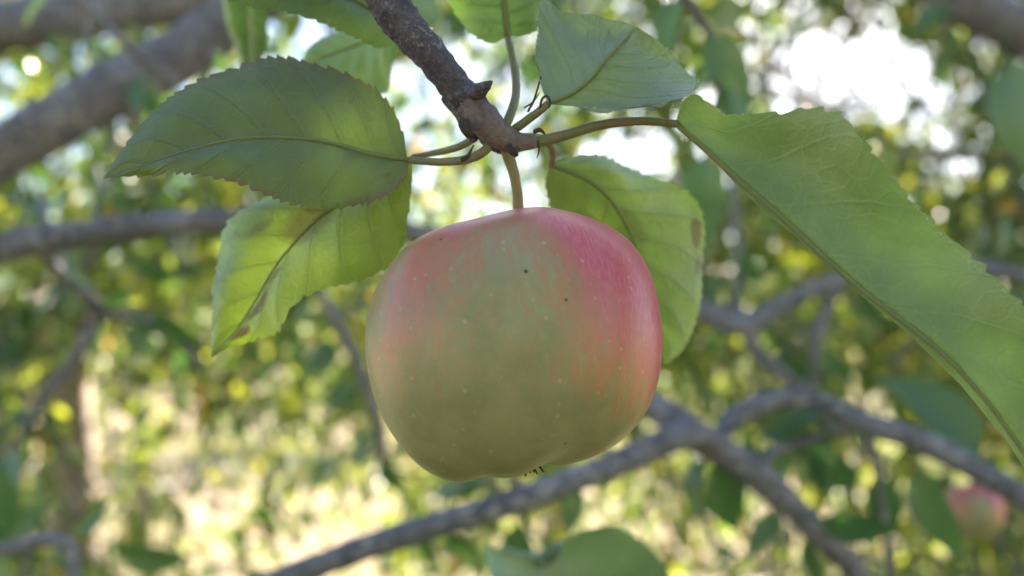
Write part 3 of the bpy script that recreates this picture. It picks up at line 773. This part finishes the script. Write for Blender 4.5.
def build_fruiting_twig():
    root = empty('fruiting_twig', P(505, 145, .205))
    tag(root, 'dark lichen-speckled twig in focus at top, carrying the apple and serrated leaves', 'twig')
    stem = tube('stem', px_ctrl([(240, -190, .215, 26), (320, -85, .21, 23), (378, -15, .207, 20), (398, 18, .206, 20), (428, 52, .205, 17.5), (455, 86, .205, 16.5), (478, 113, .205, 16), (497, 136, .205, 15.5), (511, 150, .206, 9)]),
        M['twig_bark'], root, 150, 30, 0.15, 420)
    tube('knot', px_ctrl([(468, 104, .203, 14), (484, 122, .202, 15.5), (500, 136, .202, 14), (516, 142, .203, 10), (534, 142, .204, 7)]), M['knot_bark'], root, 40, 20, .12, 380)
    tube('bud_scale', px_ctrl([(474, 93, .200, 8), (481, 90, .198, 7.5), (486, 86, .197, 5.5), (492, 82, .196, 2.0)]), M['twig_bark'], root, 12, 9, .3, 700)
    tube('bud_scale', px_ctrl([(464, 122, .198, 6), (467, 130, .197, 6), (470, 136, .197, 4.5)]), M['dry'], root, 8, 7, .2, 500)
    tube('bud_scale', px_ctrl([(508, 146, .198, 4.5), (513, 152, .197, 4), (517, 155, .197, 2.8)]), M['dry'], root, 8, 7, .2, 500)
    tube('spur', px_ctrl([(447, 96, .212, 8), (458, 110, .211, 7), (468, 128, .208, 6), (474, 140, .206, 5)]), M['twig_bark'], root, 12, 9, .15, 400)
    for rows in ([(528, 112, .203, 1.3), (534, 100, .203, 1.2), (539, 84, .202, 0.9), (541, 76, .202, .5)], [(540, 108, .2, 1.3), (542, 99, .199, 1.3), (547, 96, .199, 1.2), (550, 101, .199, 1), (549, 108, .199, .6)],
                 [(462, 160, .2, 2.6), (468, 156, .199, 2.2), (471, 150, .199, 1.2), (474, 145, .199, .6)], [(538, 140, .2, 1.2), (539, 150, .2, 1), (537, 158, .2, .5)], [(524, 108, .206, 1), (533, 102, .206, .9), (540, 92, .206, .5)], [(534, 132, .2, 2.2), (540, 130, .199, 2.4), (545, 134, .199, 1)]):
        tube('stipule', px_ctrl(rows), M['dry'], root, 12, 6)
    LM = {}
    # big dark leaf on the left
    hero_leaf(root, [(408, 160, .207), (370, 154, .205), (330, 143, .203), (290, 138, .201), (240, 139, .199), (190, 150, .197), (150, 163, .196), (103, 178, .195)],
        [(408, 160, .207), (402, 132, .209), (386, 101, .211), (352, 76, .212), (312, 62, .212), (270, 56, .211), (230, 69, .209), (190, 88, .206), (155, 112, .203), (126, 146, .199), (103, 178, .195)],
        [(408, 160, .207), (406, 177, .206), (386, 196, .203), (350, 207, .200), (312, 208, .197), (282, 203, .195), (256, 192, .194), (230, 181, .194), (190, 176, .194), (150, 176, .195), (103, 178, .195)],
        mat_hero_leaf('leaf_dark', (0.068, 0.090, 0.018), (0.055, 0.090, 0.008), edge=(0.10, 0.045, 0.03), spots=((.12, .6, .05, .12, .5),)), 'broad dark green leaf with rusty serrated margin',
        teeth=30, amp=1.15, cup=.0018, seed=2, petiole=[(409, 160, .207), (440, 162, .205), (468, 159, .203), (483, 152, .202), (493, 140, .203)], pr=(3.6, 5))
    # blighted leaf under it
    hero_leaf(root, [(412, 158, .216), (372, 188, .218), (322, 216, .219), (282, 258, .220), (256, 300, .220), (236, 330, .220), (211, 357, .219)],
        [(412, 158, .216), (360, 160, .224), (300, 180, .228), (248, 205, .227), (222, 226, .226), (214, 258, .224), (212, 300, .222), (211, 357, .219)],
        [(412, 158, .216), (411, 195, .213), (405, 226, .212), (390, 260, .212), (368, 276, .213), (330, 288, .214), (302, 300, .215), (289, 319, .216), (280, 334, .217), (252, 341, .218), (228, 348, .219), (211, 357, .219)],
        mat_hero_leaf('leaf_blighted', (0.100, 0.155, 0.034), (0.20, 0.28, 0.018), spots=((.74, .22, .09, .20, .8), (.86, .50, .06, .28, .85), (.42, -.05, .12, .30, .55), (.64, .15, .06, .12, .7), (.55, -.5, .05, .12, .4))), 'yellow-green leaf with brown blight along its midrib',
        teeth=24, amp=.8, cup=.0025, seed=5, wave=.002, petiole=[(413, 157, .216), (435, 153, .213), (458, 147, .209), (474, 138, .206)], pr=(2.8, 4.2))
    # leaf at the top left, cut by the frame
    hero_leaf(root, [(402, 26, .222), (350, -2, .220), (290, -24, .216), (225, -36, .213), (150, -40, .21)],
        [(402, 26, .222), (386, 47, .221), (355, 38, .218), (320, 23, .215), (280, 11, .212), (238, 3, .210), (205, -9, .209), (150, -40, .21)],
        [(402, 26, .222), (434, 26, .226), (432, 0, .230), (390, -40, .230), (300, -85, .226), (220, -80, .218), (150, -40, .21)],
        mat_hero_leaf('leaf_shaded', (0.070, 0.115, 0.040), (0.055, 0.10, 0.014)), 'dark leaf hanging in from the upper edge beside the twig', teeth=26, amp=.7, seed=7)
    hero_leaf(root, [(412, 22, .262), (385, 34, .264), (354, 46, .268), (322, 58, .271), (296, 70, .274)],
        [(412, 22, .262), (380, 24, .268), (345, 29, .273), (318, 40, .275), (296, 70, .274)],
        [(412, 22, .262), (396, 55, .262), (389, 92, .264), (360, 92, .267), (325, 84, .271), (296, 70, .274)],
        mat_hero_leaf('leaf_light', (0.11, 0.18, 0.055), (0.13, 0.22, 0.025)), 'small light green leaf between the dark leaf and the twig', teeth=18, amp=.5, seed=8, veins=False,
        petiole=[(413, 21, .262), (425, 25, .24), (432, 40, .222), (438, 56, .212)], pr=(3.5, 4))
    hero_leaf(root, [(244, -40, .31), (245, 5, .315), (248, 40, .32), (252, 84, .325)],
        [(244, -40, .31), (222, -10, .315), (226, 20, .32), (236, 52, .325), (252, 84, .325)],
        [(244, -40, .31), (264, -10, .31), (268, 22, .315), (266, 52, .32), (252, 84, .325)],
        mat_hero_leaf('leaf_shaded_far', (0.07, 0.13, 0.035), (0.09, 0.17, 0.02)), 'narrow green leaf pointing down beside the thick branch', teeth=14, amp=.4, seed=9, veins=False,
        petiole=[(244, -41, .31), (250, -90, .28), (270, -130, .24), (290, -125, .213)], pr=(3, 4))
    # leaf at the top centre
    hero_leaf(root, [(508, 36, .222), (505, 8, .221), (502, -40, .218), (500, -100, .214)],
        [(508, 36, .222), (489, 43, .224), (466, 29, .226), (449, 4, .226), (440, -45, .222), (500, -100, .214)],
        [(508, 36, .222), (521, 36, .222), (539, 27, .222), (549, -2, .221), (550, -45, .218), (500, -100, .214)],
        mat_hero_leaf('leaf_upright', (0.085, 0.150, 0.055), (0.10, 0.18, 0.022)), 'upright green leaf above the knot of the twig', teeth=20, amp=.6, seed=11, rib=(4, 2),
        petiole=[(508, 38, .221), (514, 66, .217), (516, 92, .212), (510, 116, .207), (503, 130, .206)], pr=(3.6, 5))
    # leaf at the upper right
    hero_leaf(root, [(548, 104, .200), (572, 94, .199), (592, 78, .198), (606, 60, .198), (622, 43, .199), (637, 27, .201)],
        [(548, 104, .200), (541, 85, .201), (536, 58, .204), (538, 30, .208), (541, 9, .212), (562, 15, .211), (602, 18, .207), (637, 27, .201)],
        [(548, 104, .200), (580, 106, .196), (622, 111, .191), (660, 111, .190), (684, 105, .191), (694, 90, .194), (697, 74, .197), (683, 62, .2), (662, 45, .201), (637, 27, .201)],
        mat_hero_leaf('leaf_sage', (0.150, 0.210, 0.098), (0.13, 0.20, 0.045), veincol=(.20, .24, .15), gloss=.08), 'sage green leaf with pale downy margin and kinked midrib', teeth=34, amp=.55, cup=-.0015, seed=13, rib=(2.4, .9), slant=.3, wave=.0018,
        petiole=[(549, 103, .200), (538, 112, .201), (522, 124, .203), (505, 136, .205)], pr=(3.6, 5), hairs=(('left', 90, .0006), ('right', 120, .0006)))
    # leaf behind the apple
    hero_leaf(root, [(550, 164, .226), (590, 181, .232), (616, 207, .238), (637, 250, .244), (652, 305, .248), (664, 366, .250)],
        [(550, 164, .226), (572, 157, .229), (606, 155, .235), (641, 172, .242), (686, 193, .248), (702, 224, .252), (702, 268, .254), (697, 315, .253), (684, 348, .252), (664, 366, .250)],
        [(550, 164, .226), (546, 190, .232), (560, 232, .244), (582, 282, .254), (612, 332, .256), (664, 366, .250)],
        mat_hero_leaf('leaf_behind', (0.115, 0.185, 0.060), (0.20, 0.29, 0.025), spots=((.42, -.1, .1, .14, .35), (.58, -.85, .05, .1, .7), (.68, -.9, .04, .1, .6)), veincol=(.13, .13, .07)), 'bright green leaf with brown margin spots, behind the apple', teeth=28, amp=.75, cup=.002, seed=17, wave=.002,
        petiole=[(551, 165, .226), (553, 155, .219), (549, 143, .211), (534, 138, .206), (508, 138, .205)], pr=(4, 5))
    # large folded leaf on the right
    mid = [(676, 123, .200), (703, 146, .199), (741, 181, .197), (780, 215, .194), (816, 249, .191), (866, 293, .187), (905, 322, .184), (947, 357, .181), (985, 398, .179), (1010, 432, .178), (1060, 505, .176), (1110, 590, .174)]
    hero_leaf(root, mid,
        [(676, 123, .200), (681, 106, .199), (692, 94, .198), (706, 101, .197), (724, 115, .195), (748, 114, .193), (780, 113, .191), (805, 108, .189), (836, 112, .187), (858, 132, .185), (884, 165, .183), (908, 198, .181), (952, 247, .177), (1002, 290, .173), (1060, 345, .170), (1115, 440, .170), (1122, 520, .172), (1110, 590, .174)],
        [(676, 123, .200), (694, 128, .203), (738, 158, .206), (795, 196, .206), (862, 252, .202), (926, 310, .197), (994, 380, .191), (1060, 470, .185), (1100, 540, .178), (1110, 590, .174)],
        mat_hero_leaf('leaf_folded', (0.125, 0.190, 0.072), (0.13, 0.205, 0.030), gloss=.08, blotch=.6), 'large light green leaf folded along its downy midrib, reaching the right edge', teeth=34, amp=1.0, cup=-.004, seed=19, rib=(3.0, 1.6), slant=.12, wave=.0045, nveins=9,
        petiole=[(678, 124, .200), (640, 121, .202), (600, 125, .204), (565, 135, .205), (530, 143, .205), (506, 142, .205)], pr=(3.8, 6.5), hairs=(('mid', 260, .0011), ('left', 200, .0007)), veins=False)
build_fruiting_twig()

# shoot rising at the bottom edge
def build_low_shoot():
    root = empty('leafy_shoot', P(700, 720, .40)); tag(root, 'blurred leafy shoot rising at the bottom edge under the apple', 'shoot')
    tube('stem', px_ctrl([(720, 900, .42, 5), (700, 720, .40, 4.5), (672, 650, .39, 4)]), M['bark'], root, 14, 8, .1, 100)
    hero_leaf(root, [(660, 632, .385), (610, 596, .375), (552, 570, .365), (520, 558, .36), (484, 545, .355)],
        [(660, 632, .385), (672, 585, .37), (650, 548, .365), (615, 527, .365), (580, 531, .365), (562, 545, .362), (550, 560, .36), (522, 556, .358), (484, 545, .355)],
        [(660, 632, .385), (610, 650, .37), (550, 630, .35), (500, 590, .345), (488, 565, .35), (484, 545, .355)],
        mat_hero_leaf('leaf_low', (0.15, 0.215, 0.125), (0.10, 0.17, 0.03)), None, teeth=22, amp=.8, cup=-.003, seed=23, veins=False,
        petiole=[(661, 633, .385), (668, 642, .387), (672, 650, .39)], pr=(6, 6))
build_low_shoot()

# ------------------------------------------------------------------ apples
def apple_mesh(name, scale, seg=160, simple=False):
    """apple at the origin, axis +Z, unit = pixels of the photograph's apple times scale; front is -Y"""
    Rp = [(0, 244), (5, 238), (12, 229), (25, 217), (45, 210.5), (70, 213), (100, 227), (124, 250), (140, 286), (147, 340), (141, 382), (127, 414), (103, 439), (78, 453), (55, 461), (35, 463), (18, 458), (0, 452)]
    Lp = [(0, 244), (5, 239), (12, 231), (25, 221), (42, 217), (64, 220), (101, 235), (127, 257), (147, 291), (156, 332), (153, 370), (142, 406), (124, 437), (99, 463), (72, 477), (48, 478), (24, 468), (0, 452)]
    n = 40 if simple else 110
    if simple: seg = 40
    cr, cl = catmull([(a, 0, b) for a, b in Rp], n), catmull([(a, 0, b) for a, b in Lp], n)
    V, A = [], []
    for i in range(n):
        for k in range(seg):
            az = 2 * math.pi * k / seg                   # 0 = right, pi = left, 3pi/2 = front
            wr = .5 + .5 * math.cos(az); wr = wr * wr * (3 - 2 * wr)
            rad = cr[i, 0] * wr + cl[i, 0] * (1 - wr); y = cr[i, 2] * wr + cl[i, 2] * (1 - wr)
            lob = math.cos(5 * (az + .35))
            f = i / (n - 1)
            bot = max(0, (f - .55) / .45); top = max(0, (.3 - f) / .3)
            front = max(0.0, -math.sin(az))
            rad *= 1 + .012 * lob * bot * (1 - bot * .5) - .012 * abs(math.sin(az))
            y += 4.0 * lob * (math.sin(math.pi * bot) if bot < 1 else 0) + 2.0 * math.cos(3 * az + 1) * math.sin(math.pi * top)
            y -= 2.5 * front * math.sin(math.pi * min(1, bot * 1.1))
            x = rad * math.cos(az); yy = rad * math.sin(az); z = 345 - y
            q = Vector((x, yy, z)) * .018
            dn = 1.3 * mnoise.noise(q) * min(1, rad / 40)
            V.append(((x * (1 + dn / 150)) * scale, (yy * (1 + dn / 150)) * scale, z * scale))
            azf = math.atan2(math.cos(az), -math.sin(az)) # 0 = front, + to the right
            h = z / 130.0
            G = lambda a0, h0, sa, sh: math.exp(-((azf - a0) / sa) ** 2 - ((h - h0) / sh) ** 2)
            b = .60 * G(-.70, .58, .52, .40) + .55 * G(-.80, .10, .42, .38) + 1.05 * G(1.05, .50, .62, .58) + .50 * G(.62, .75, .45, .35) + .80 * G(1.20, -.12, .45, .45) + .42 * G(.50, .25, .25, .45) + .22 * G(.55, -.25, .4, .3)
            b += 1.1 * math.exp(-((h - 1.10) / .33) ** 2) + .8 * math.exp(-((abs(azf) - 2.4) / .7) ** 2) * max(0, min(1, .6 + h))
            b = min(1.25, b) - .25 * max(0, min(1, (-h - .35) / .4))
            A.append((b, azf / math.pi, h))
    F = [(i * seg + k, i * seg + (k + 1) % seg, (i + 1) * seg + (k + 1) % seg, (i + 1) * seg + k) for i in range(n - 1) for k in range(seg)]
    me = bpy.data.meshes.new(name); me.from_pydata(V, [], [f[::-1] for f in F]); smooth(me)
    at = me.attributes.new('skin', 'FLOAT_VECTOR', 'POINT'); at.data.foreach_set('vector', np.array(A, np.float32).reshape(-1))
    return me

def build_apple():
    d = .205; s = d / FPX * .972
    c = P(518, 345, d)
    root = empty('apple', c)
    tag(root, 'ripening green apple with pink-red blush hanging in focus at the centre', 'apple')
    body = new_obj('body', apple_mesh('apple_body', s), M['apple'], root)
    stem_rows = [(504, 140, .204, 7.5), (509, 158, .204, 6.2), (515, 178, .204, 5.4), (518, 200, .205, 5.4), (518, 222, .205, 5.8), (518, 244, .205, 6.5)]
    keepo = tube('stalk', px_ctrl(stem_rows), M['apple_stalk'], root, 30, 12, .07, 420)
    # dried calyx tips in the basin
    r = random.Random(4)
    for k in range(9):
        a = 2 * math.pi * k / 9 + .5
        b = Vector((math.cos(a) * 9, math.sin(a) * 9, 345 - 455)) * s
        tip = Vector((8 + math.cos(a) * (15 + r.uniform(-4, 5)), math.sin(a) * 12, 345 - 474.5 + r.uniform(-2.5, 1.5))) * s
        m2 = (b + tip) / 2 + Vector((math.cos(a + 1), math.sin(a + 1), 0)) * s * 2
        rows = [tuple(c + b) + (2.2 * s,), tuple(c + m2) + (1.8 * s,), tuple(c + tip) + (.9 * s,)]
        tube('sepal', rows, M['dry'], root, 9, 6, .2, 900)
    for (x, y, dd, rp, lab, rz) in ((972, 512, .70, 30, 'blurred pinkish apple hanging under the arching arm at lower right', -0.1), (470, 474, .95, 22, 'far blurred apple peeping out just below the main apple', 1.2)):
        s2 = rp / 150 * dd / FPX; c2 = P(x, y, dd)
        ro = empty('apple', c2); tag(ro, lab, 'apple', 'apples out of focus behind')
        bo = new_obj('body', apple_mesh('apple_body_far', s2, simple=True), M['apple'], ro); bo.rotation_euler = (0, 0, rz)
        tube('stalk', [tuple(c2 + Vector((0, 0, z)) * s2) + (6 * s2,) for z in (100, 150, 200)], M['apple_stalk'], ro, 8, 8)
build_apple()
